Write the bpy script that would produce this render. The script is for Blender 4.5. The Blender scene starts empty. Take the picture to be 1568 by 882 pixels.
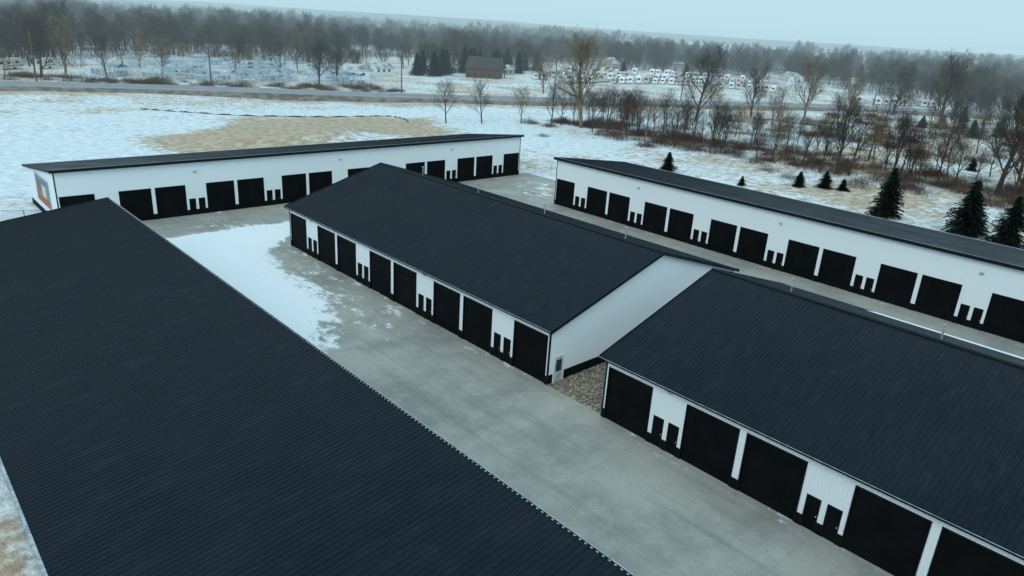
import bpy, math, random
from mathutils import Vector, Matrix, noise
random.seed(7)
S=bpy.context.scene
# ---------------- helpers
def link(o,parent=None):
    S.collection.objects.link(o)
    if parent: o.parent=parent
    return o
def empty(name,loc=(0,0,0),rz=0):
    e=bpy.data.objects.new(name,None); e.location=loc; e.rotation_euler=(0,0,rz); e.empty_display_size=.5
    return link(e)
class MB:
    def __init__(s): s.v=[];s.f=[];s.m=[]
    def quad(s,*p,m=0):
        n=len(s.v); s.v+=[tuple(q) for q in p]; s.f.append(tuple(range(n,n+len(p)))); s.m.append(m)
    def box(s,x0,x1,y0,y1,z0,z1,m=0):
        n=len(s.v)
        s.v+=[(x0,y0,z0),(x1,y0,z0),(x1,y1,z0),(x0,y1,z0),(x0,y0,z1),(x1,y0,z1),(x1,y1,z1),(x0,y1,z1)]
        for f in ((3,2,1,0),(4,5,6,7),(0,1,5,4),(1,2,6,5),(2,3,7,6),(3,0,4,7)):
            s.f.append(tuple(n+i for i in f)); s.m.append(m)
    def tube(s,p0,p1,r0,r1,k=4,m=0,cap=False):
        p0=Vector(p0);p1=Vector(p1);d=(p1-p0)
        if d.length<1e-6: return
        d.normalize(); a=d.orthogonal().normalized(); b=d.cross(a); n=len(s.v)
        for p,r in((p0,r0),(p1,r1)):
            for i in range(k):
                t=2*math.pi*i/k; s.v.append(tuple(p+a*(r*math.cos(t))+b*(r*math.sin(t))))
        for i in range(k):
            j=(i+1)%k; s.f.append((n+i,n+j,n+k+j,n+k+i)); s.m.append(m)
        if cap:
            s.f.append(tuple(n+k+i for i in range(k))); s.m.append(m)
    def mesh(s,name,mats):
        me=bpy.data.meshes.new(name); me.from_pydata(s.v,[],s.f)
        for mt in mats: me.materials.append(mt)
        me.polygons.foreach_set('material_index',s.m); me.update(); return me
    def obj(s,name,mats,parent=None):
        return link(bpy.data.objects.new(name,s.mesh(name,mats)),parent)
# ---------------- materials
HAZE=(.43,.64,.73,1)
def newmat(name):
    m=bpy.data.materials.new(name); m.use_nodes=True; nt=m.node_tree
    return m,nt,nt.nodes['Principled BSDF'],nt.nodes['Material Output']
def math_(nt,op,a,b=None,c=None):
    n=nt.nodes.new('ShaderNodeMath'); n.operation=op
    for i,x in enumerate((a,b,c)):
        if x is None: continue
        if isinstance(x,(int,float)): n.inputs[i].default_value=x
        else: nt.links.new(x,n.inputs[i])
    return n.outputs[0]
def mixc(nt,fac,a,b,mode='MIX'):
    n=nt.nodes.new('ShaderNodeMix'); n.data_type='RGBA'; n.blend_type=mode
    for i,x in ((0,fac),(6,a),(7,b)):
        if isinstance(x,(int,float)): n.inputs[i].default_value=x
        elif isinstance(x,tuple): n.inputs[i].default_value=x if len(x)==4 else x+(1,)
        else: nt.links.new(x,n.inputs[i])
    return n.outputs[2]
def ramp(nt,x,lo,hi):
    n=nt.nodes.new('ShaderNodeMapRange'); n.interpolation_type='SMOOTHSTEP'
    n.inputs[1].default_value=lo;n.inputs[2].default_value=hi
    nt.links.new(x,n.inputs[0]); return n.outputs[0]
def noi(nt,scale,detail=3,co='Object',rough=.55,stretch=None):
    tc=nt.nodes.new('ShaderNodeTexCoord'); out=tc.outputs[co]
    if stretch:
        mp=nt.nodes.new('ShaderNodeMapping'); mp.inputs['Scale'].default_value=stretch
        nt.links.new(out,mp.inputs[0]); out=mp.outputs[0]
    n=nt.nodes.new('ShaderNodeTexNoise'); n.inputs['Scale'].default_value=scale
    n.inputs['Detail'].default_value=detail; n.inputs['Roughness'].default_value=rough
    nt.links.new(out,n.inputs[0]); return n.outputs[0]
def haze(nt,bsdf,out,L=2100.):  # aerial haze painted in as emission by distance; no mist volume
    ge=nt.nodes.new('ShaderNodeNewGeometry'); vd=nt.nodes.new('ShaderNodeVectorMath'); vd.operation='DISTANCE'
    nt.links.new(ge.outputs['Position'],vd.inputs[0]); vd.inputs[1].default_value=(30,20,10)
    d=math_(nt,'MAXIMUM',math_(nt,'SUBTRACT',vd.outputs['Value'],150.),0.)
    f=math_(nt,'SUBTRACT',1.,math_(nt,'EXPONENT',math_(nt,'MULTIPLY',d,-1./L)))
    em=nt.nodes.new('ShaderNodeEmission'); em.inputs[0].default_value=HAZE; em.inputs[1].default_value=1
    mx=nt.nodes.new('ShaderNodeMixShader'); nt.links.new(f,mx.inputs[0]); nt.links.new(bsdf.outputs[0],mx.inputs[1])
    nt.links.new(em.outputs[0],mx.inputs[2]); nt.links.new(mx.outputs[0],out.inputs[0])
def bump(nt,h,b,strength=.3,dist=.02):
    n=nt.nodes.new('ShaderNodeBump'); n.inputs['Strength'].default_value=strength; n.inputs['Distance'].default_value=dist
    nt.links.new(h,n.inputs['Height']); nt.links.new(n.outputs[0],b.inputs['Normal'])
def simple(name,c1,c2=None,rough=.6,scale=2.,hz=False,spec=.3,metal=0.):
    m,nt,b,o=newmat(name); c2=c2 or tuple(x*.8 for x in c1)
    b.inputs['Roughness'].default_value=rough; b.inputs['Specular IOR Level'].default_value=spec; b.inputs['Metallic'].default_value=metal
    nt.links.new(mixc(nt,ramp(nt,noi(nt,scale,1),.35,.65),c1,c2),b.inputs['Base Color'])
    if hz: haze(nt,b,o)
    return m
def siding(name,c):
    m,nt,b,o=newmat(name); tc=nt.nodes.new('ShaderNodeTexCoord'); sp=nt.nodes.new('ShaderNodeSeparateXYZ'); nt.links.new(tc.outputs['Object'],sp.inputs[0])
    s=math_(nt,'ADD',sp.outputs[0],sp.outputs[1]); w=math_(nt,'PINGPONG',s,.115)
    r=ramp(nt,w,.075,.105)
    c2=mixc(nt,math_(nt,'MULTIPLY',r,.1),c,(.3,.35,.38))
    z=ramp(nt,sp.outputs[2],1.6,.7); n2=ramp(nt,noi(nt,3.,2,stretch=(1,1,.3)),.4,.75)
    c3=mixc(nt,math_(nt,'MULTIPLY',math_(nt,'MULTIPLY',z,n2),.25),c2,(.45,.45,.42))
    nt.links.new(c3,b.inputs['Base Color']); b.inputs['Roughness'].default_value=.5
    bump(nt,r,b,.4,.02); return m
WHITE=siding('white_siding',(.76,.83,.85))
BLACK=simple('black_steel',(.004,.005,.006),(.006,.007,.008),.7,1.5,spec=.08)
DOOR=simple('black_door',(.0035,.004,.005),(.005,.006,.007),.7,.7,spec=.08)
TRIM=simple('dark_trim',(.007,.011,.015),rough=.5,spec=.15)
def roofmat():
    m,nt,b,o=newmat('dark_ribbed_roof')
    n1=ramp(nt,noi(nt,.25,3),.35,.7); n2=ramp(nt,noi(nt,2.2,3,stretch=(1,.15,1)),.45,.75)
    c=mixc(nt,n1,(.0045,.0095,.0155),(.0085,.0145,.021)); c=mixc(nt,math_(nt,'MULTIPLY',n2,.4),c,(.018,.028,.036))
    nt.links.new(c,b.inputs['Base Color']); 
    nt.links.new(math_(nt,'ADD',.36,math_(nt,'MULTIPLY',n1,.16)),b.inputs['Roughness']); b.inputs['Specular IOR Level'].default_value=.14
    return m
ROOF=roofmat()
ZINC=simple('pale_flashing',(.42,.48,.52),(.25,.29,.32),.4,3.)
LAMP=simple('fixture_grey',(.5,.53,.55),(.35,.38,.4),.4)
GLASS=simple('dark_glass',(.02,.03,.04),rough=.15,spec=.6)
PALE=simple('pale_roof_strip',(.84,.89,.90),(.7,.78,.82),.8)
# ---------------- buildings
HD=4.0
def facade(parent,L,n,ztop,tag,yo=0.,flip=False,D=0.,lights=1):
    P=L/n; wd=(P-.6-2.8)/2
    W=MB();B=MB();Dd=MB();T=MB();LT=MB()
    def X(a,b): return (L-b,L-a) if flip else (a,b)
    def Yr(a,b): return (D-b,D-a) if flip else (a,b)
    def bx(M,a,b,y0,y1,z0,z1,m=0):
        a,b=X(a,b); y0,y1=Yr(y0,y1); M.box(a,b,y0,y1,z0,z1,m)
    segs=[]
    for k in range(n):
        s=k*P
        for w,t in((.3,'w'),(wd,'d'),(.4,'w'),(.85,'m'),(.35,'w'),(.85,'m'),(.35,'w'),(wd,'d'),(.3,'w')):
            if segs and segs[-1][2]=='w' and t=='w': segs[-1][1]+=w
            else: segs.append([s,s+w,t])
            s+=w
    segs[0][0]=.004; segs[-1][1]=L-.004
    for a,b,t in segs:
        if t=='w':
            bx(B,a,b,-.02,.12,0,.75); bx(W,a,b,0,.12,.75,HD)
        elif t=='m':
            bx(W,a,b,0,.12,2.15,HD)
            bx(Dd,a,b,.03,.1,0,2.15)
            bx(T,a,a+.05,-.015,.03,0,2.12); bx(T,b-.05,b,-.015,.03,0,2.12); bx(T,a,b,-.015,.03,2.12,2.2)
            bx(LT,b-.14,b-.09,-.03,.03,1.0,1.06)
        else:
            for i in range(6):
                z0=i*HD/6; bx(Dd,a,b,.07,.13,z0+.012,z0+HD/6-.012)
            bx(Dd,a,b,.09,.15,0,HD)
            bx(T,a-.07,a,-.03,.07,0,HD+.09); bx(T,b,b+.07,-.03,.07,0,HD+.09); bx(T,a,b,-.03,.07,HD,HD+.09)
    bx(W,.004,L-.004,0,.12,HD,ztop)
    for k in range(n):
        if (k+lights)%2==0:
            c=k*P+.3+wd+1.4
            z=min(ztop-.55,5.6)
            bx(LT,c-.16,c+.16,-.14,0,z,z+.24); bx(LT,c-.13,c+.13,-.24,-.14,z+.12,z+.22)
    W.obj('siding_'+tag,[WHITE],parent);B.obj('wainscot_'+tag,[BLACK],parent);Dd.obj('doors_'+tag,[DOOR],parent)
    T.obj('door_trim_'+tag,[TRIM],parent);LT.obj('wall_lights_'+tag,[LAMP],parent)
def roof_slope(M,s0,s1,yl,zl,yh,zh,th=.16):
    n=int((s1-s0)/.3); st=(s1-s0)/n; pr=[]
    for i in range(n):
        s=s0+i*st
        pr+=[(s,0),(s+st*.42,0),(s+st*.45,.008),(s+st*.5,.008),(s+st*.53,0),(s+st*.84,0),(s+st*.89,.03),(s+st*.95,.03)]
    pr.append((s1,0)); n0=len(M.v)
    for s,h in pr: M.v.append((s,yl,zl+h)); M.v.append((s,yh,zh+h))
    for i in range(len(pr)-1):
        a=n0+2*i; f=(a,a+2,a+3,a+1) if yh>yl else (a+1,a+3,a+2,a); M.f.append(f); M.m.append(0)
    p=[(s0,yl,zl-.005),(s1,yl,zl-.005),(s1,yh,zh-.005),(s0,yh,zh-.005)]; q=[(x,y,z-th) for x,y,z in p]
    M.quad(q[3],q[2],q[1],q[0],m=1)
    for i in range(4):
        j=(i+1)%4; M.quad(p[i],p[j],q[j],q[i],m=1)
def end_wall(W,B,x,D,pts,out):
    B.box(min(x,x+out*.02),max(x,x+out*.02),0,D,0,.8)
    W.quad(*[(x,y,z) for y,z in ([(0,.8),(D,.8)]+pts)])
def mono(name,loc,rz,L,n,D=16.,zf=7.2,zb=5.1,oh=.4,banner=False):
    e=empty(name,loc,rz); facade(e,L,n,zf-.1,'front')
    W=MB();B=MB()
    for x,o in((0,-1),(L,1)): end_wall(W,B,x,D,[(D,zb-.1),(0,zf-.1)],o)
    W.quad((0,D,.8),(L,D,.8),(L,D,zb-.1),(0,D,zb-.1)); B.box(0,L,D,D+.02,0,.8)
    W.obj('end_walls',[WHITE],e);B.obj('end_wainscot',[BLACK],e)
    R=MB(); k=(zf-zb)/D; yl=D+oh; yh=-oh
    roof_slope(R,-oh,L+oh,yl,zb-oh*k+.05,yh,zf+oh*k+.05)
    R.obj('roof',[ROOF,TRIM],e)
    T=MB()
    for x in(-.03,L-.09): T.box(x,x+.12,-.035,.09,0,zf-.15)
    T.box(-oh-.03,L+oh+.03,yh-.05,yh-.003,zf-.22,zf+.12); T.box(-oh-.03,L+oh+.03,yl+.003,yl+.14,zb-.25,zb-.04)
    for x in(-oh-.05,L+oh+.003):
        a=[(x,yh,zf+oh*k+.12),(x,yl,zb-oh*k+.12)]
        b=[(x+.047,y,z) for _,y,z in a]
        T.quad(a[0],a[1],b[1],b[0]); 
        for s in(a,b): T.quad(s[0],s[1],(s[1][0],s[1][1],s[1][2]-.3),(s[0][0],s[0][1],s[0][2]-.3))
    T.obj('corner_and_fascia_trim',[TRIM],e)
    Z=MB(); zz=zf+oh*k+.05; z2=zb-oh*k+.05
    Z.box(-oh,L+oh,yh-.045,yh+.0,zz+.06,zz+.07)
    for i in range(int(L/.3)): Z.box(i*.3,i*.3+.1,yh+.03,yh+.09,zz+.025,zz+.04)  # rib closures, pale colour stands for light caught on the rib ends
    Z.box(-oh,L+oh,yl+.01,yl+.16,z2-.02,z2+.03)
    Z.obj('edge_flashing',[ZINC],e)
    if banner:
        Q=MB(); Q.box(-.07,-.03,3.6,11.,1.6,5.2,3)
        Q.box(-.09,-.07,3.8,10.8,1.8,5.,0); Q.box(-.1,-.09,3.8,10.8,1.8,2.7,1); Q.box(-.1,-.09,5.2,7.4,2.7,4.2,2); Q.box(-.1,-.09,8.2,10.,3.1,4.5,1)
        Q.obj('wall_banner',[BANNER,simple('banner_rust',(.42,.12,.05)),simple('banner_cream',(.75,.6,.42)),LAMP],e)
    return e
def gable(name,loc,rz,L,n,D=25.4,ze=4.85,zr=8.7,oh=.4,door_end=1,snow=0):
    e=empty(name,loc,rz); facade(e,L,n,ze-.08,'front',lights=0); facade(e,L,n,ze-.08,'rear',flip=True,D=D,lights=1)
    W=MB();B=MB(); k=(zr-ze)/(D/2)
    for x,o in((0,-1),(L,1)): end_wall(W,B,x,D,[(D,ze-.1),(D/2,zr-.1),(0,ze-.1)],o)
    W.obj('gable_walls',[WHITE],e);B.obj('gable_wainscot',[BLACK],e)
    R=MB()
    roof_slope(R,-oh,L+oh,-oh,ze-oh*k+.03,D/2,zr+.03); roof_slope(R,-oh,L+oh,D+oh,ze-oh*k+.03,D/2,zr+.03)
    R.obj('roof',[ROOF,TRIM],e)
    T=MB(); ym=D/2
    for x in(-.03,L-.09):
        for y in (-.035,D-.09): T.box(x,x+.12,y,y+.125,0,ze-.12)
    for x in(-oh-.05,L+oh+.003):
        for y0,y1 in((-oh,ym),(D+oh,ym)):
            a=[(x,y0,ze-oh*k+.1),(x,y1,zr+.1)]; b=[(x+.047,y,z) for _,y,z in a]
            T.quad(a[0],a[1],b[1],b[0])
            for s in(a,b): T.quad(s[0],s[1],(s[1][0],s[1][1],s[1][2]-.3),(s[0][0],s[0][1],s[0][2]-.3))
    T.quad((-oh-.05,ym-.2,zr+.02+.075-.2*k),(L+oh+.05,ym-.2,zr+.02+.075-.2*k),(L+oh+.05,ym,zr+.11),(-oh-.05,ym,zr+.11))
    T.quad((-oh-.05,ym,zr+.11),(L+oh+.05,ym,zr+.11),(L+oh+.05,ym+.2,zr+.095-.2*k),(-oh-.05,ym+.2,zr+.095-.2*k))
    zg=ze-oh*k
    for y in(-oh-.12,D+oh+.003): T.box(-oh,L+oh,y,y+.117,zg-.1,zg+.02)
    T.obj('trim_and_gutters',[TRIM],e)
    V=MB()
    for i in range(int(L/10.7)):
        s=5+i*10.7; V.tube((s,ym+2.6,zr-2.6*k-.1),(s,ym+2.6,zr-2.6*k+1.0),.06,.06,8,0,True); V.tube((s,ym+2.6,zr-2.6*k+1.0),(s,ym+2.6,zr-2.6*k+1.1),.13,.13,8,0,True)
    V.obj('vent_pipes',[ZINC],e)
    Z=MB(); Z.quad((-oh,-oh-.13,zg+.024),(L+oh,-oh-.13,zg+.024),(L+oh,-oh-.07,zg+.024),(-oh,-oh-.07,zg+.024)); Z.obj('gutter_lip',[ZINC],e)
    if snow:  # strip start; pale quads along the lower back slope
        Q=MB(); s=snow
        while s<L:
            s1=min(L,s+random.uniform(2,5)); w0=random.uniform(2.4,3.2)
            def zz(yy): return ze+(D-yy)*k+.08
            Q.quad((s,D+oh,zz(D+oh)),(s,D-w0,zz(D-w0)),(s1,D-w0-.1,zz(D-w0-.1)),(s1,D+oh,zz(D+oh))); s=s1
        Q.obj('pale_strip_on_back_slope',[PALE],e)
    if door_end:
        d=MB(); x=L
        d.box(x+.021,x+.05,.55,.68,0,2.3,0);d.box(x+.021,x+.05,1.62,1.75,0,2.3,0);d.box(x+.021,x+.05,.68,1.62,2.15,2.3,0)
        d.box(x+.021,x+.04,.68,1.62,0,2.15,1);d.box(x+.041,x+.045,.85,1.45,.9,1.9,2)
        d.obj('side_door',[WHITE,LAMP,GLASS],e)
    return e
BANNER=simple('banner_blue',(.07,.16,.26),(.12,.24,.34),.5,.5)
P90=math.pi/2
mono('storage_building',(17.7,-17.25,0),P90,95.85,9,D=14.9,zb=5.15)
mono('storage_building',(16.5,95.4,0),0,73.9,7,banner=True)
mono('storage_building',(79.8,75.7,0),-P90,85.2,8,D=17.)
gable('storage_building',(36.2,76.5,0),-P90,42.9,4)
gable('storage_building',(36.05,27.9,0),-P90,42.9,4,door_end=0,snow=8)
# ---------------- camera
cd=bpy.data.cameras.new('camera'); cam=link(bpy.data.objects.new('camera',cd)); S.camera=cam
Xc=Vector((1249,327,-1092)).normalized(); Yc=Vector((-1077,469,-1092)); Yc=(Yc-Xc*Yc.dot(Xc)).normalized(); Zc=Xc.cross(Yc)
R=Matrix((Xc,Yc,Zc)); cam.matrix_world=Matrix.Translation((0,0,26))@R.to_4x4()
cd.sensor_width=36; cd.lens=36*1092/1568; cd.clip_start=.5; cd.clip_end=20000
# ---------------- world
w=bpy.data.worlds.new('World'); S.world=w; w.use_nodes=True; nt=w.node_tree
bg=nt.nodes['Background']; out=nt.nodes['World Output']
sky=nt.nodes.new('ShaderNodeTexSky'); sky.sky_type='NISHITA'; sky.sun_disc=False
SE,SA=math.radians(38),math.radians(240)
sky.sun_elevation=SE; sky.sun_rotation=SA; nt.links.new(sky.outputs[0],bg.inputs[0]); bg.inputs[1].default_value=.1
tc=nt.nodes.new('ShaderNodeTexCoord'); sp=nt.nodes.new('ShaderNodeSeparateXYZ'); nt.links.new(tc.outputs['Generated'],sp.inputs[0])
cl=mixc(nt,ramp(nt,sp.outputs[2],0.,.45),(.50,.76,.86),(.60,.88,1.02))
bg2=nt.nodes.new('ShaderNodeBackground'); nt.links.new(cl,bg2.inputs[0]); bg2.inputs[1].default_value=1.0
mx=nt.nodes.new('ShaderNodeMixShader'); mx.inputs[0].default_value=.9; nt.links.new(bg.outputs[0],mx.inputs[1]); nt.links.new(bg2.outputs[0],mx.inputs[2]); nt.links.new(mx.outputs[0],out.inputs[0])
sl=bpy.data.lights.new('sun','SUN'); sl.energy=1.1; sl.angle=math.radians(30); sl.color=(1,.975,.94)
so=link(bpy.data.objects.new('sun',sl)); so.rotation_euler=(P90-SE,0,math.radians(-60))
S.view_settings.view_transform='Standard'; S.view_settings.look='None'
# ---------------- ground
def ss(a,b,x):
    t=max(0,min(1,(x-a)/(b-a))); return t*t*(3-2*t)
def axis():
    a=[-100+4*i for i in range(151)]
    s=4.;x=a[-1]
    while x<9000: s*=1.13; x+=s; a.append(x)
    s=4.;x=-100
    while x>-6000: s*=1.2; x-=s; a.insert(0,x)
    return a
def ell(x,y,cx,cy,rx,ry,a=0):
    c,s=math.cos(a),math.sin(a);dx,dy=x-cx,y-cy; u=(dx*c+dy*s)/rx;v=(-dx*s+dy*c)/ry
    return 1-ss(.7,1.15,math.hypot(u,v))
def gz(x,y):
    dx=max(-15-x,0,x-105); dy=max(-40-y,0,y-120); d=math.hypot(dx,dy)
    z=ss(0,80,d)*(.9*noise.noise(Vector((x/70,y/70,0)))+.3*noise.noise(Vector((x/22,y/22,3))))
    z*=1-ell(x,y,188,98,34,16)
    z+=1.6*ell(x,y,72,150,20,14,.1)-.01
    r=math.hypot(x,y)
    z+=ss(2900,4200,r)*(40+20*noise.noise(Vector((x/900,y/900,5))))*(.55+.45*ss(20,50,math.degrees(math.atan2(y,x)) if r>0 else 0))
    return z
ax=axis(); nx=len(ax); V=[(x,y,gz(x,y)) for y in ax for x in ax]
F=[(j*nx+i,j*nx+i+1,(j+1)*nx+i+1,(j+1)*nx+i) for j in range(nx-1) for i in range(nx-1)]
me=bpy.data.meshes.new('ground'); me.from_pydata(V,[],F)
at=me.attributes.new('beige','FLOAT','POINT')
HWD=[(-420,430),(-200,352),(-60,298),(36,262),(85,242),(139,212),(196,186),(306,142),(392,86),(480,25),(600,-60)]
def roadd(x,y):
    best=1e9
    for (x0,y0),(x1,y1) in zip(HWD,HWD[1:]):
        dx,dy=x1-x0,y1-y0; t=max(0,min(1,((x-x0)*dx+(y-y0)*dy)/(dx*dx+dy*dy))); best=min(best,math.hypot(x-x0-dx*t,y-y0-dy*t))
    return best
def beige(x,y):
    b=1.0*ell(x,y,78,150,38,22,.05)+.7*ell(x,y,92,168,32,11,-.3)-.5*ell(x,y,84,140,18,5,.1)-.3*ell(x,y,66,158,12,4,-.1)
    b=max(b,.5*ell(x,y,98,97,7,18))
    r=math.hypot(x,y); b=max(b,ss(200,290,r)*.42, ss(95,135,x)*ss(150,60,y)*.55, ss(185,200,y)*.3)
    if -100<x<500 and -100<y<500: b=max(b,(1-ss(14,30,roadd(x,y)))*.6)
    if x<3 and y<90: b=max(b,1.)
    return min(1.15,b)
at.data.foreach_set('value',[beige(x,y) for x,y,z in V])
G=link(bpy.data.objects.new('ground',me))
for p in me.polygons: p.use_smooth=True
m,nt,b,o=newmat('snowy_ground')
an=nt.nodes.new('ShaderNodeAttribute'); an.attribute_name='beige'
n1=noi(nt,.05,5,rough=.6); n2=noi(nt,.6,4,rough=.7); n3=noi(nt,.012,2)
s=math_(nt,'ADD',math_(nt,'MULTIPLY',n1,.55),math_(nt,'MULTIPLY',n2,.45))
th=math_(nt,'ADD',s,math_(nt,'MULTIPLY',an.outputs['Fac'],.27))
mk=ramp(nt,th,.53,.71)
grass=mixc(nt,ramp(nt,n2,.35,.65),(.55,.455,.32),(.36,.28,.195))
snow=mixc(nt,ramp(nt,n2,.35,.65),(.76,.83,.85),(.56,.65,.68))
c=mixc(nt,mk,snow,grass)
ge=nt.nodes.new('ShaderNodeNewGeometry'); ln=nt.nodes.new('ShaderNodeVectorMath'); ln.operation='LENGTH'; nt.links.new(ge.outputs['Position'],ln.inputs[0])
far=ramp(nt,ln.outputs['Value'],500,800); wood=ramp(nt,n3,.32,.42)
c=mixc(nt,math_(nt,'MULTIPLY',far,wood),c,(.03,.035,.03))
nt.links.new(c,b.inputs['Base Color']); b.inputs['Roughness'].default_value=.9
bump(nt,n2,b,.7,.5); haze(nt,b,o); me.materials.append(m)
m,nt,b,o=newmat('concrete_driveway')
an=nt.nodes.new('ShaderNodeAttribute'); an.attribute_name='snow'
tc=nt.nodes.new('ShaderNodeTexCoord'); sp=nt.nodes.new('ShaderNodeSeparateXYZ'); nt.links.new(tc.outputs['Object'],sp.inputs[0])
j1=math_(nt,'PINGPONG',math_(nt,'ADD',sp.outputs[0],.3),2.25); j2=math_(nt,'PINGPONG',sp.outputs[1],3.0)
jn=math_(nt,'MAXIMUM',ramp(nt,j1,.05,.015),ramp(nt,j2,.05,.015))
a1=ramp(nt,noi(nt,.12,4,rough=.6),.35,.68); a2=ramp(nt,noi(nt,.5,5,rough=.7),.42,.7); a3=noi(nt,6,2)
a4=ramp(nt,noi(nt,1.3,3,stretch=(1,.06,1)),.5,.72); a5=ramp(nt,noi(nt,.9,4,rough=.7),.60,.74)
c=mixc(nt,a1,(.385,.385,.33),(.245,.25,.225)); c=mixc(nt,math_(nt,'MULTIPLY',a2,.45),c,(.46,.465,.42))
c=mixc(nt,math_(nt,'MULTIPLY',ramp(nt,a3,.45,.75),.3),c,(.17,.17,.16))
c=mixc(nt,math_(nt,'MULTIPLY',a4,.35),c,(.18,.18,.165)); c=mixc(nt,math_(nt,'MULTIPLY',a5,.4),c,(.14,.14,.125))
c=mixc(nt,math_(nt,'MULTIPLY',jn,.22),c,(.12,.125,.12))
sn=math_(nt,'ADD',an.outputs['Fac'],math_(nt,'MULTIPLY',math_(nt,'SUBTRACT',noi(nt,.5,6,rough=.8,stretch=(1.4,.7,1)),.5),2.8))
c=mixc(nt,math_(nt,'MULTIPLY',ramp(nt,sn,.5,.8),.95),c,(.80,.86,.88))
nt.links.new(c,b.inputs['Base Color']); nt.links.new(math_(nt,'ADD',.5,math_(nt,'MULTIPLY',a1,.3)),b.inputs['Roughness']); bump(nt,a3,b,.2,.02)
def snowm(x,y):
    s=0
    xr=29.5+ss(72,86,y)*9.5-ss(62,50,y)*3
    if y<88: s=max(s,(1-ss(xr-3,xr+7,x))*ss(40,60,y)*(1-ss(85.5,87.5,y))*1.45)
    s=max(s,.42*ell(x,y,33,70,8,26))
    s=max(s,.36*(1-ss(.3,1.2,abs(x-35.7)))*ss(0,10,y), .3*(1-ss(.3,1.5,abs(x-78.8))))
    s=max(s,.28*(1-ss(.5,2,abs(y-94.6))))
    s=max(s,.5*ell(x,y,86,82,7,9))
    return s
def sheet(name,x0,x1,y0,y1,z,mat,st=1.,attr=None):
    nx=max(1,int((x1-x0)/st));ny=max(1,int((y1-y0)/st))
    V=[(x0+(x1-x0)*i/nx,y0+(y1-y0)*j/ny,z) for j in range(ny+1) for i in range(nx+1)]
    F=[(j*(nx+1)+i,j*(nx+1)+i+1,(j+1)*(nx+1)+i+1,(j+1)*(nx+1)+i) for j in range(ny) for i in range(nx)]
    me=bpy.data.meshes.new(name); me.from_pydata(V,[],F); me.materials.append(mat)
    if attr: me.attributes.new(attr[0],'FLOAT','POINT').data.foreach_set('value',[attr[1](p[0],p[1]) for p in V])
    return link(bpy.data.objects.new(name,me))
CON=m
sheet('concrete_driveway',17,80.2,-30,96,.012,CON,.8,('snow',snowm))
sheet('concrete_driveway',80.2,93,76.5,96,.012,CON,.8,('snow',snowm))
m,nt,b,o=newmat('river_rock_gravel')
vo=nt.nodes.new('ShaderNodeTexVoronoi'); vo.inputs['Scale'].default_value=5.5; tc=nt.nodes.new('ShaderNodeTexCoord'); nt.links.new(tc.outputs['Object'],vo.inputs[0])
c=mixc(nt,ramp(nt,vo.outputs['Distance'],.15,.65),(.46,.38,.28),(.09,.07,.05))
sp=nt.nodes.new('ShaderNodeSeparateColor'); nt.links.new(vo.outputs['Color'],sp.inputs[0])
c=mixc(nt,math_(nt,'MULTIPLY',sp.outputs[0],.5),c,(.19,.14,.095)); c=mixc(nt,math_(nt,'MULTIPLY',ramp(nt,sp.outputs[1],.8,.95),.6),c,(.55,.52,.46))
nt.links.new(c,b.inputs['Base Color']); b.inputs['Roughness'].default_value=.85
bb=nt.nodes.new('ShaderNodeBump'); bb.invert=True; bb.inputs['Distance'].default_value=.1; nt.links.new(vo.outputs['Distance'],bb.inputs['Height']); nt.links.new(bb.outputs[0],b.inputs['Normal'])
sheet('gravel_strip',36.25,61.4,27.9,33.6,.03,m,2)
# ---------------- highway
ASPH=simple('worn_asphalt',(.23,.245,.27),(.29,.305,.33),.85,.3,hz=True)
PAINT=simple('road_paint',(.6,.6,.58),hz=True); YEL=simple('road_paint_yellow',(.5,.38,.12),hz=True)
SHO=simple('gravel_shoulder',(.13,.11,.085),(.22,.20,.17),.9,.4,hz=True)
def smooth(pts,n=12):
    o=[]
    for i in range(len(pts)-1):
        p=[Vector(pts[max(0,min(len(pts)-1,j))]) for j in (i-1,i,i+1,i+2)]
        for k in range(n):
            t=k/n; o.append(.5*((2*p[1])+(-p[0]+p[2])*t+(2*p[0]-5*p[1]+4*p[2]-p[3])*t*t+(-p[0]+3*p[1]-3*p[2]+p[3])*t*t*t))
    o.append(Vector(pts[-1])); return o
def ribbon(M,pl,offs,m=0):
    prev=None
    for i,p in enumerate(pl):
        d=(pl[min(i+1,len(pl)-1)]-pl[max(i-1,0)]).normalized(); nn=Vector((-d.y,d.x))
        row=[(p.x+nn.x*o,p.y+nn.y*o,z) for o,z in offs]
        if prev:
            for k in range(len(row)-1): M.quad(prev[k+1],prev[k],row[k],row[k+1],m=m)
        prev=row
pl=smooth(HWD); M=MB()
ribbon(M,pl,[(-13,-.8),(-8,1.2)],3); ribbon(M,pl,[(-8,1.2),(8,1.2)],0); ribbon(M,pl,[(8,1.2),(13,-.8)],3)
for o in(-4.2,4.2): ribbon(M,pl,[(o-.09,1.21),(o+.09,1.21)],1)
for o in(-.2,.2): ribbon(M,pl,[(o-.06,1.21),(o+.06,1.21)],2)
M.obj('highway',[ASPH,PAINT,YEL,SHO])
M=MB(); ribbon(M,smooth([(214,186),(232,215),(262,248),(300,262),(360,262),(450,235)]),[(-3,.95),(3,.95)],0); M.obj('gravel_road',[simple('gravel_road_surface',(.28,.26,.22),(.4,.39,.36),.9,.3,hz=True)])
BLK=simple('black_fabric',(.02,.02,.02),hz=True)
M=MB(); pl2=smooth([(57,203),(64,194),(76,182),(94,176),(110,172),(112,165),(109,158)]); 
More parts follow.
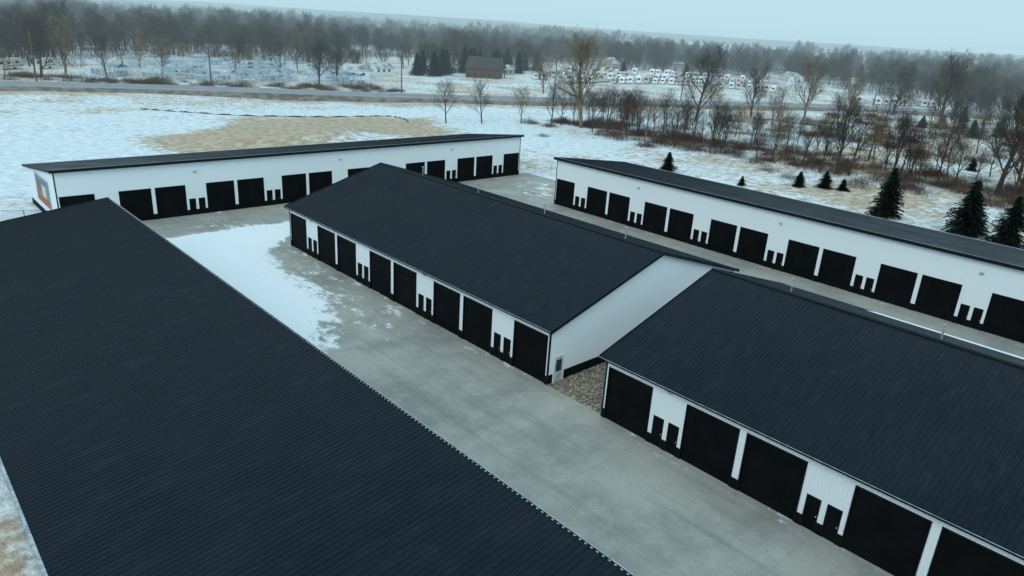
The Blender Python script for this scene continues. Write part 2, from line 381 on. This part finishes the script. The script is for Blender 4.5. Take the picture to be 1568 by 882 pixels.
for i in range(len(pl2)-1):
    a,b_=pl2[i],pl2[i+1]; M.quad((a.x,a.y,gz(*a)-.2),(b_.x,b_.y,gz(*b_)-.2),(b_.x,b_.y,gz(*b_)+.2+.15*math.sin(i*1.7)),(a.x,a.y,gz(*a)+.2+.15*math.sin((i-1)*1.7)))
    if i%3==0: M.box(a.x-.04,a.x+.04,a.y-.04,a.y+.04,-.3,gz(*a)+.55)
M.obj('silt_fence',[BLK])
ICE=simple('pond_ice',(.5,.58,.6),(.66,.72,.74),.3,.1,hz=True)
M=MB(); M.quad(*[(188+math.cos(t*math.pi/18)*24*(1+.15*math.sin(t*1.3)),98+math.sin(t*math.pi/18)*8*(1+.2*math.cos(t*.9)),.02) for t in range(36)]); M.obj('frozen_pond',[ICE])
m,nt,b,o=newmat('lake_ice'); b.inputs['Base Color'].default_value=(.80,.85,.87,1); b.inputs['Roughness'].default_value=.7; haze(nt,b,o,L=1900.); LKE=m
M=MB(); M.quad(*[(2500+math.cos(t*math.pi/24)*1150*(1+.12*math.sin(t*1.1)),900+math.sin(t*math.pi/24)*950*(1+.12*math.cos(t*.7)),1.5) for t in range(48)]); M.obj('frozen_lake',[LKE])
# ---------------- trees
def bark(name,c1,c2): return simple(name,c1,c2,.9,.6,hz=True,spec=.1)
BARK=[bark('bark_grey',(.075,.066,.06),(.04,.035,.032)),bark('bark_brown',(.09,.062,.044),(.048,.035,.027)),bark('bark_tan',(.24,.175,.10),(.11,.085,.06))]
def rot_about(d,ang,az):
    a=d.orthogonal().normalized(); b=d.cross(a)
    return (d*math.cos(ang)+(a*math.cos(az)+b*math.sin(az))*math.sin(ang)).normalized()
def branch(M,rng,p,d,ln,r,lev,maxlev,kids,k0,up,tw):
    seg=3 if lev<2 else 2
    pts=[p]; q=p; dd=d
    for i in range(seg):
        dd=(dd+Vector((rng.uniform(-1,1),rng.uniform(-1,1),rng.uniform(-.5,1)))*.13+Vector((0,0,up))).normalized()
        q=q+dd*(ln/seg); pts.append(q)
    for i in range(seg):
        r0=r*(1-.65*i/seg); r1=r*(1-.65*(i+1)/seg)
        M.tube(pts[i],pts[i+1],max(r0,tw),max(r1,tw*.7),6 if lev==0 else (4 if lev==1 else 3))
    if lev>=maxlev: return
    n=kids[lev]; az=rng.uniform(0,6.28)
    for i in range(n):
        t=k0[lev]+(1-k0[lev])*(i+rng.uniform(.1,.9))/n; t=min(.99,t); f=t*seg; j=int(f); pp=pts[j].lerp(pts[j+1],f-j)
        az+=2.4+rng.uniform(-.5,.5)
        ang=math.radians(rng.uniform(28,52)-10*t)
        l2=ln*(rng.uniform(.5,.72) if lev>0 else rng.uniform(.42,.6))*(1-.45*t*(lev==0))
        branch(M,rng,pp,rot_about(dd if lev else Vector((0,0,1)),ang,az),l2,r*(1-.65*t)*.55,lev+1,maxlev,kids,k0,up*.9,tw)
def bare_tree_mesh(seed,H=10,maxlev=4,kids=(9,5,4,4),tw=.016,start=.22,mat=0,up=.10,r=.2,M=None,off=None):
    rng=random.Random(seed); own=M is None; M=M or MB()
    base=off or Vector((0,0,-.2))
    branch(M,rng,base,Vector((rng.uniform(-.05,.05),rng.uniform(-.05,.05),1)).normalized(),H*.85,r,0,maxlev,kids,(start,.25,.2,.2),up,tw)
    if own: return M.mesh('bare_tree_%d'%seed,[BARK[mat]])
BT=[bare_tree_mesh(10+i,mat=i%3 if i<5 else 0) for i in range(6)]
BIG=[bare_tree_mesh(30+i,H=10,kids=(11,7,5,4),tw=.014,start=.15,r=.26,mat=m_) for i,m_ in enumerate((2,0,1))]
def put(name,me,x,y,s,rz=None,zoff=0,sx=1.):
    o=bpy.data.objects.new(name,me); o.location=(x,y,gz(x,y)+zoff); o.rotation_euler=(0,0,random.uniform(0,6.28) if rz is None else rz); o.scale=(s*sx,s*sx,s); return link(o)
bigT=[(153,137,21.4),(205,134,19),(241,135,15),(251,120,18.5),(165,37,18),(281,85,22),(238,100,14),(169,34,14.8),(52,292,18),(62,305,17),(135,255,14),(147,262,12),(215,215,13),(318,115,16),(335,98,17),(290,60,17),(260,40,16)]
belt=[(119,155,8.8),(129,152,8.7),(140,148,8.0),(149,145,9.0),(156,130,9.6),(150,142,7.5),(151,131,8.7),(151,119,9.1),(151,113,8.9),(151,108,8.8),(150,103,8.6),(153,95,7.9),(153,92,7.6),(154,83,7.3),(153,78,9.3),(166,82,7.6),(156,73,8.5),(152,67,8.8),(154,64,11.8),(155,62,10.7),(167,62,8.7),(163,56,10.3),(164,53,9.3),(162,47,9.0),(163,44,7.6),(159,33,12.9)]
for i,(x,y,hh) in enumerate(bigT): put('bare_tree',BIG[i%3],x,y,hh/10*1.05)
for i,(x,y,hh) in enumerate(belt): put('bare_tree',BT[i%6],x,y,hh/10*1.15)
rg=random.Random(3)
for i in range(76):
    y=rg.uniform(18,150); x=rg.uniform(156,186)+max(0,(60-y)*.3)
    put('bare_tree',BT[rg.randrange(6)],x,y,rg.uniform(.5,1.05))
for i in range(60):
    y=rg.uniform(20,150); x=rg.uniform(205,340)
    if abs(x-(306-(y-142)*1.6))<22 or y>90 and x>250: continue
    put('bare_tree',BT[rg.randrange(6)],x,y,rg.uniform(.7,1.3))
for i in range(60):
    x=rg.uniform(40,330); y=rg.uniform(285,400)
    put('bare_tree',(BT+BIG)[rg.randrange(9)],x,y,rg.uniform(.8,1.5))
# forest clumps
CL=[]
for c in range(5):
    M=MB(); rng=random.Random(100+c)
    for k in range(8):
        hh=rng.uniform(9.5,17.5)
        bare_tree_mesh(200+c*20+k,H=hh,maxlev=3,kids=(11,7,6),tw=.055,start=.15,r=.2,M=M,off=Vector((rng.uniform(-14,14),rng.uniform(-14,14),-.3)))
    for k in range(110):
        x,y=rng.uniform(-15,15),rng.uniform(-15,15); M.tube((x,y,-.2),(x+rng.uniform(-1,1),y+rng.uniform(-1,1),rng.uniform(1.5,5)),.08,.05,3)
    CL.append(M.mesh('tree_clump',[BARK[(0,1,0,1,1)[c]]]))
fr=[(90,335),(82,330),(74.6,400),(63.8,415),(54,405),(44,520),(32,560),(23,500),(17,425),(12,362),(0,330),(-20,350)]
def r0(ph):
    for (a,ra),(b_,rb) in zip(fr,fr[1:]):
        if b_<=ph<=a: return ra+(rb-ra)*(a-ph)/(a-b_)
    return 340
FO=empty('distant_treeline')
def inst(par,name,me,x,y,z,s,rz):
    o=bpy.data.objects.new(name,me); o.location=(x,y,z); o.scale=(s,s,s*rg.uniform(.8,1.15)); o.rotation_euler=(0,0,rz); o.parent=par; S.collection.objects.link(o)
r=330.
while r<1150:
    st=24+ (r-330)*.02
    ph=-12+rg.uniform(0,2)
    while ph<92:
        rr=r0(ph)
        if r>rr:
            q=noise.noise(Vector((r*math.cos(math.radians(ph))/90,r*math.sin(math.radians(ph))/90,9)))
            if q>(-.25 if ph>40 else -.2) or (r<rr+25 and rg.random()<.7):
                a=math.radians(ph+rg.uniform(-.6,.6)); R_=r+rg.uniform(-10,10); x,y=R_*math.cos(a),R_*math.sin(a)
                inst(FO,'clump',CL[rg.randrange(5)],x,y,gz(x,y),rg.uniform(.75,1.15)*(1.1 if ph>60 else .95),rg.uniform(0,6.28))
        ph+=math.degrees(st/r)*1.1
    r+=st*1.25
for i in range(520):
    ph=rg.uniform(-5,90); r=rg.uniform(1150,2600)
    if ph<38 and r>1500: continue
    a=math.radians(ph); x,y=r*math.cos(a),r*math.sin(a); inst(FO,'clump',CL[rg.randrange(5)],x,y,0,rg.uniform(.9,1.4),rg.uniform(0,6.28))
# brush
BR=simple('dry_brush',(.13,.085,.06),(.075,.055,.042),.9,.5,hz=True,spec=.1)
def brush_mesh(seed):
    rng=random.Random(seed); M=MB()
    for i in range(260):
        x,y=rng.gauss(0,1.6),rng.gauss(0,1.6); hh=rng.uniform(.6,2.2)*max(.3,1-math.hypot(x,y)/5)
        M.tube((x,y,-.1),(x+rng.uniform(-.5,.5),y+rng.uniform(-.5,.5),hh),.018,.012,3)
    return M.mesh('brush_%d'%seed,[BR])
BM=[brush_mesh(i) for i in range(3)]
BE=empty('roadside_brush')
for i in range(460):
    k=i%4
    if k<2: y=rg.uniform(25,150); x=150+rg.gauss(10,8)+max(0,(60-y)*.3)
    elif k==2: x=rg.uniform(170,300); y=rg.uniform(50,130)
    else: t=rg.random(); x=40+115*t+rg.uniform(-6,6); y=284-50*t+rg.uniform(-4,20)
    inst(BE,'brush_patch',BM[rg.randrange(3)],x,y,gz(x,y),rg.uniform(.6,1.3),rg.uniform(0,6.28))
# evergreens
EV=simple('spruce_needles',(.008,.017,.014),(.020,.034,.025),.9,1.5,hz=True,spec=.1)
def conifer(seed):
    rng=random.Random(seed); M=MB(); H_=10.; M.tube((0,0,-.2),(0,0,H_*.97),.16,.02,5,1)
    z=.5; lob=[rng.uniform(.65,1.25) for _ in range(9)]
    while z<H_*.98:
        R_=((H_-z)/H_)**.8*3.5*rng.uniform(.75,1.15)+.12; nb=int(8+R_*4)
        for i in range(nb):
            az=rng.uniform(0,6.28); L_=R_*rng.uniform(.5,1.15)*lob[int(az/6.28*8.99+z*.6)%9]; d=Vector((math.cos(az),math.sin(az),0)); s_=Vector((-d.y,d.x,0))
            n=max(3,int(L_/.26)); upb=rng.uniform(.05,.3)
            for k in range(n):
                t=(k+.6)/n; c=d*(L_*t)+Vector((0,0,z+upb*L_*t-.34*L_*t*t+rng.uniform(-.08,.08)))
                w=.40*(1.05-t)*min(1.5,L_)+.15
                for sg in(-1,1):
                    e=c+s_*sg*w*rng.uniform(.7,1.3)+d*w*.7+Vector((0,0,rng.uniform(-.28,.08)))
                    M.quad(c-d*.16,c+d*.2+Vector((0,0,.05)),e)
                M.quad(c-s_*.1,c+s_*.1,c+d*.35+Vector((0,0,-.14-rng.random()*.2)))
        z+=.27*(.6+.5*(1-z/H_))
    return M.mesh('spruce_%d'%seed,[EV,BARK[1]])
CN=[conifer(i) for i in range(4)]
evs=[(237,313,13),(252,313,14),(245,320,12),(260,318,13),(318,373,11),(335,380,12),(349,387,12),(306,323,11),(316,323,12),(298,330,12),(418,286,9),(121,84,4),(123,42,8.2),(122,30,8.6),(120.4,24,7.6),(125,30,6.2),(133,62,3),(136.6,58.6,3.4),(137.7,55.6,2.3),(122.8,68.3,1.9),(275,94.7,3.8),(281,91,4.2),(288,87,5),(278,78,9),(285,68,7),(192.7,49.5,3),(270,72,6),(292,60,8),(370,300,9),(119,19,7.5),(128,17,8),(228,318,12),(268,325,13),(280,322,11),(232,306,11),(290,326,10),(222,300,12),(256,305,12),(272,310,13),(285,306,12),(216,306,11)]
for i,(x,y,hh) in enumerate(evs): put('pine_tree',CN[i%4],x,y,hh/10,sx=1.12 if hh>5 else 1.5)
# ---------------- camper trailers, boat lifts, poles, houses
CW=simple('camper_white',(.82,.85,.86),(.72,.75,.76),.4,.5,hz=True); CG=simple('camper_stripe',(.16,.17,.2),(.3,.22,.15),.5,.3,hz=True)
DK=simple('dark_window',(.02,.025,.03),rough=.3,hz=True); ALU=simple('aluminium',(.62,.70,.75),(.46,.54,.6),.4,hz=True); CAN=simple('blue_canopy',(.10,.2,.3),(.3,.4,.45),.6,.2,hz=True)
def camper(k):
    M=MB(); L_=(7.3,5.6,9.)[k]; prof=[(0,.6),(L_,.6),(L_+.4,1.2),(L_+.3,2.4),(L_-.1,3.1),(L_-.7,3.25),(.3,3.25),(0,3.0)]
    n=len(prof)
    M.quad(*[(x,-1.25,z) for x,z in prof]); M.quad(*[(x,1.25,z) for x,z in prof][::-1])
    for i in range(n):
        a,b_=prof[i],prof[(i+1)%n]; M.quad((a[0],1.25,a[1]),(b_[0],1.25,b_[1]),(b_[0],-1.25,b_[1]),(a[0],-1.25,a[1]))
    q=L_/7.3
    for y in(-1.27,1.25):
        M.box(.3,L_-.1,y,y+.02,1.0,1.35,1); M.box(1.*q,2.2*q,y,y+.025,1.8,2.5,2); M.box(4.2*q,5.6*q,y,y+.025,1.8,2.5,2); M.box(3.*q,3.*q+.65,y-.005,y+.028,.8,2.7,1)
        for x in(3.2*q,3.2*q+.9): M.tube((x,y-.05,.38),(x,y+.1,.38),.38,.38,10,2,True)
    M.box(-.02,0,-.7,.7,1.7,2.5,2); M.box(2.6,3.4,-.35,.35,3.25,3.5,0)
    M.tube((L_+.3,-.8,.6),(L_+1.6,0,.55),.06,.06,4,1); M.tube((L_+.3,.8,.6),(L_+1.6,0,.55),.06,.06,4,1); M.tube((L_+1.2,0,0),(L_+1.2,0,.6),.05,.05,4,1)
    return M.mesh('camper_trailer',[(CW,CW,simple('camper_tan',(.5,.46,.4),(.62,.6,.56),.5,.5,hz=True))[k],CG,DK])
CM=[camper(k) for k in range(3)]
def row(pts,sp,ang,jit=1.,p=.9):
    pl=smooth(pts,24); acc=0
    for a,b_ in zip(pl,pl[1:]):
        d=(b_-a).length; acc+=d
        if acc>sp:
            acc=rg.uniform(-.6,.6)
            if rg.random()<p: put('camper_trailer',CM[rg.choice((0,0,1,2))],b_.x+rg.uniform(-jit,jit),b_.y+rg.uniform(-jit,jit),rg.uniform(.95,1.2),rz=ang+rg.uniform(-.15,.15))
row([(268,280),(284,256),(325,244),(355,223),(374,198)],4.0,math.radians(35),p=.85)
row([(285,292),(330,268),(372,245),(395,222)],4.6,math.radians(30),p=.75)
row([(335,322),(380,298),(412,276),(450,248)],4.4,math.radians(25),p=.85)
row([(300,300),(350,275),(400,240),(420,225)],5.5,math.radians(120),p=.6)
row([(355,150),(372,138),(392,125)],4.6,math.radians(30))
row([(40,318),(60,325)],6,.9,p=.5)
def boatlift(canopy):
    M=MB()
    for x in(0,3.2):
        for y in(0,4.5): M.tube((x,y,0),(x,y,3.2),.1,.1,4)
        M.tube((x,0,.3),(x,4.5,.3),.1,.1,4); M.tube((x,0,3.1),(x,4.5,3.1),.09,.09,4)
        M.tube((x,0,.3),(x,2.2,3.1),.06,.06,3)
    for y in(0,4.5): M.tube((0,y,.5),(3.2,y,.5),.1,.1,4); M.tube((0,y,3.1),(3.2,y,3.1),.09,.09,4)
    for y in(1.2,2.2,3.2): M.tube((0,y,1.1),(3.2,y,1.1),.1,.1,4)
    if canopy:
        M.quad((-.3,-1,3.2),(1.6,-1,4.1),(1.6,5.5,4.1),(-.3,5.5,3.2),m=1); M.quad((1.6,-1,4.1),(3.5,-1,3.2),(3.5,5.5,3.2),(1.6,5.5,4.1),m=1)
    return M.mesh('boat_lift',[ALU,CAN])
BL=[boatlift(0),boatlift(0),boatlift(0),boatlift(1)]
def dock():
    M=MB()
    for k in range(5):
        z=.3+k*.35
        M.box(0,6,0,1.3,z,z+.12)
        for x in(.2,3,5.8): M.box(x,x+.08,-.05,1.35,z-.2,z)
    return M.mesh('dock_section_stack',[ALU])
DKM=dock()
A,B_,C,D_=Vector((72,300)),Vector((162,248)),Vector((212,352)),Vector((112,378))
for i in range(190):
    u,v=rg.random(),rg.random()**1.3; p=(A.lerp(B_,u)).lerp(D_.lerp(C,u),v)
    if rg.random()<.7: put('boat_lift',BL[rg.randrange(4)],p.x,p.y,rg.uniform(.8,1.2),rz=.5+rg.choice((0,1.57))+rg.uniform(-.2,.2))
    else: put('dock_section_stack',DKM,p.x,p.y,1,rz=.5+rg.choice((0,1.57)))
WOOD=simple('weathered_wood',(.09,.07,.055),(.13,.11,.09),.9,hz=True)
def pole():
    M=MB(); M.tube((0,0,-.3),(0,0,13),.2,.14,7,0,True); M.box(-1.3,1.3,-.07,.07,12.1,12.3); M.tube((.35,0,10.6),(.35,0,11.5),.2,.2,8,0,True)
    for x in(-1.2,-.5,.5,1.2): M.tube((x,0,12.3),(x,0,12.55),.05,.04,5,0,True)
    return M.mesh('utility_pole',[WOOD])
PM=pole()
for x,y in((47,272),(93,250),(150,222),(204,198),(262,180),(348,135)): put('utility_pole',PM,x,y,1.2,rz=1.05)
def house(name,x,y,rz,w,d,hw,hr,wall,roofm):
    M=MB()
    M.quad((0,0,-.3),(w,0,-.3),(w,0,hw),(0,0,hw));M.quad((0,d,-.3),(0,d,hw),(w,d,hw),(w,d,-.3))
    for x_ in(0,w): M.quad((x_,0,-.3),(x_,d,-.3),(x_,d,hw),(x_,d/2,hr),(x_,0,hw))
    k=(hr-hw)/(d/2)
    for y0 in(-.5,d+.5):
        M.quad((-.5,y0,hw-.5*k+.05),(w+.5,y0,hw-.5*k+.05),(w+.5,d/2,hr+.05),(-.5,d/2,hr+.05),m=1)
    for i in range(int(w/3.5)):
        for y0 in(-.04,d): M.box(1.2+i*3.5,2.4+i*3.5,y0,y0+.04,1.1,2.4,2)
    for x_ in(-.04,w): M.box(x_,x_+.04,d*.25,d*.25+1.3,1.1,2.4,2); M.box(x_,x_+.04,d*.6,d*.6+2.6,0,2.4,3)
    o=M.obj(name,[wall,roofm,DK,CW]); o.location=(x,y,gz(x,y)); o.rotation_euler=(0,0,rz)
BRN=simple('brown_siding',(.10,.065,.045),(.07,.05,.038),.8,hz=True); RBR=simple('brown_shingles',(.045,.038,.034),(.07,.06,.055),.9,hz=True); RSN=simple('snowy_shingles',(.5,.55,.57),(.2,.21,.22),.9,.3,hz=True); TAN=simple('tan_siding',(.4,.36,.3),hz=True)
house('brown_house',234,290,-.95,17,15,5,10,BRN,RBR)
house('white_shed',160,288,-.5,15,9,3.6,5.8,CW,RSN)
house('white_shed',196,312,.2,12,8,3.2,5.2,CW,RSN)
house('white_shed',262,296,.1,12,8,3.2,5.2,TAN,RSN)
house('farmhouse',395,330,.4,16,10,5,8.5,TAN,RSN)
house('farmhouse',150,400,.2,14,9,4,7,TAN,RSN)
house('farmhouse',470,230,.8,18,10,4,7,CW,RSN)
# fences
MET=simple('galvanised_post',(.4,.44,.46),(.3,.33,.35),.5)
def fence(name,pts,mat,h=1.9,sp=2.6):
    M=MB()
    for (x0,y0),(x1,y1) in zip(pts,pts[1:]):
        d=math.hypot(x1-x0,y1-y0); n=max(1,int(d/sp))
        for i in range(n+1):
            t=i/n; x,y=x0+(x1-x0)*t,y0+(y1-y0)*t; M.tube((x,y,-.1),(x,y,h+.05),.04,.04,6,0,True)
        M.tube((x0,y0,h),(x1,y1,h),.025,.025,4); M.tube((x0,y0,.1),(x1,y1,.1),.015,.015,3)
        n=int(d/.22); hh=h-.1
        for i in range(-8,n):
            for sg in(0,1):
                s0,s1=i*.22,(i+8)*.22; z0,z1=(.1,hh) if sg==0 else (hh,.1)
                if s1>d: z1=z0+(z1-z0)*(d-s0)/(s1-s0); s1=d
                if s0<0: z0=z0+(z1-z0)*(0-s0)/(s1-s0); s0=0
                if s1-s0<.05: continue
                M.tube((x0+(x1-x0)*s0/d,y0+(y1-y0)*s0/d,z0),(x0+(x1-x0)*s1/d,y0+(y1-y0)*s1/d,z1),.005,.005,3)
    M.obj(name,[mat])
fence('chain_link_fence',[(90.8,96),(96.5,93),(97.5,78),(96.8,76.2)],MET)
fence('chain_link_fence',[(16,97),(6,103),(-8,108),(-25,112)],BLK,h=2.2)
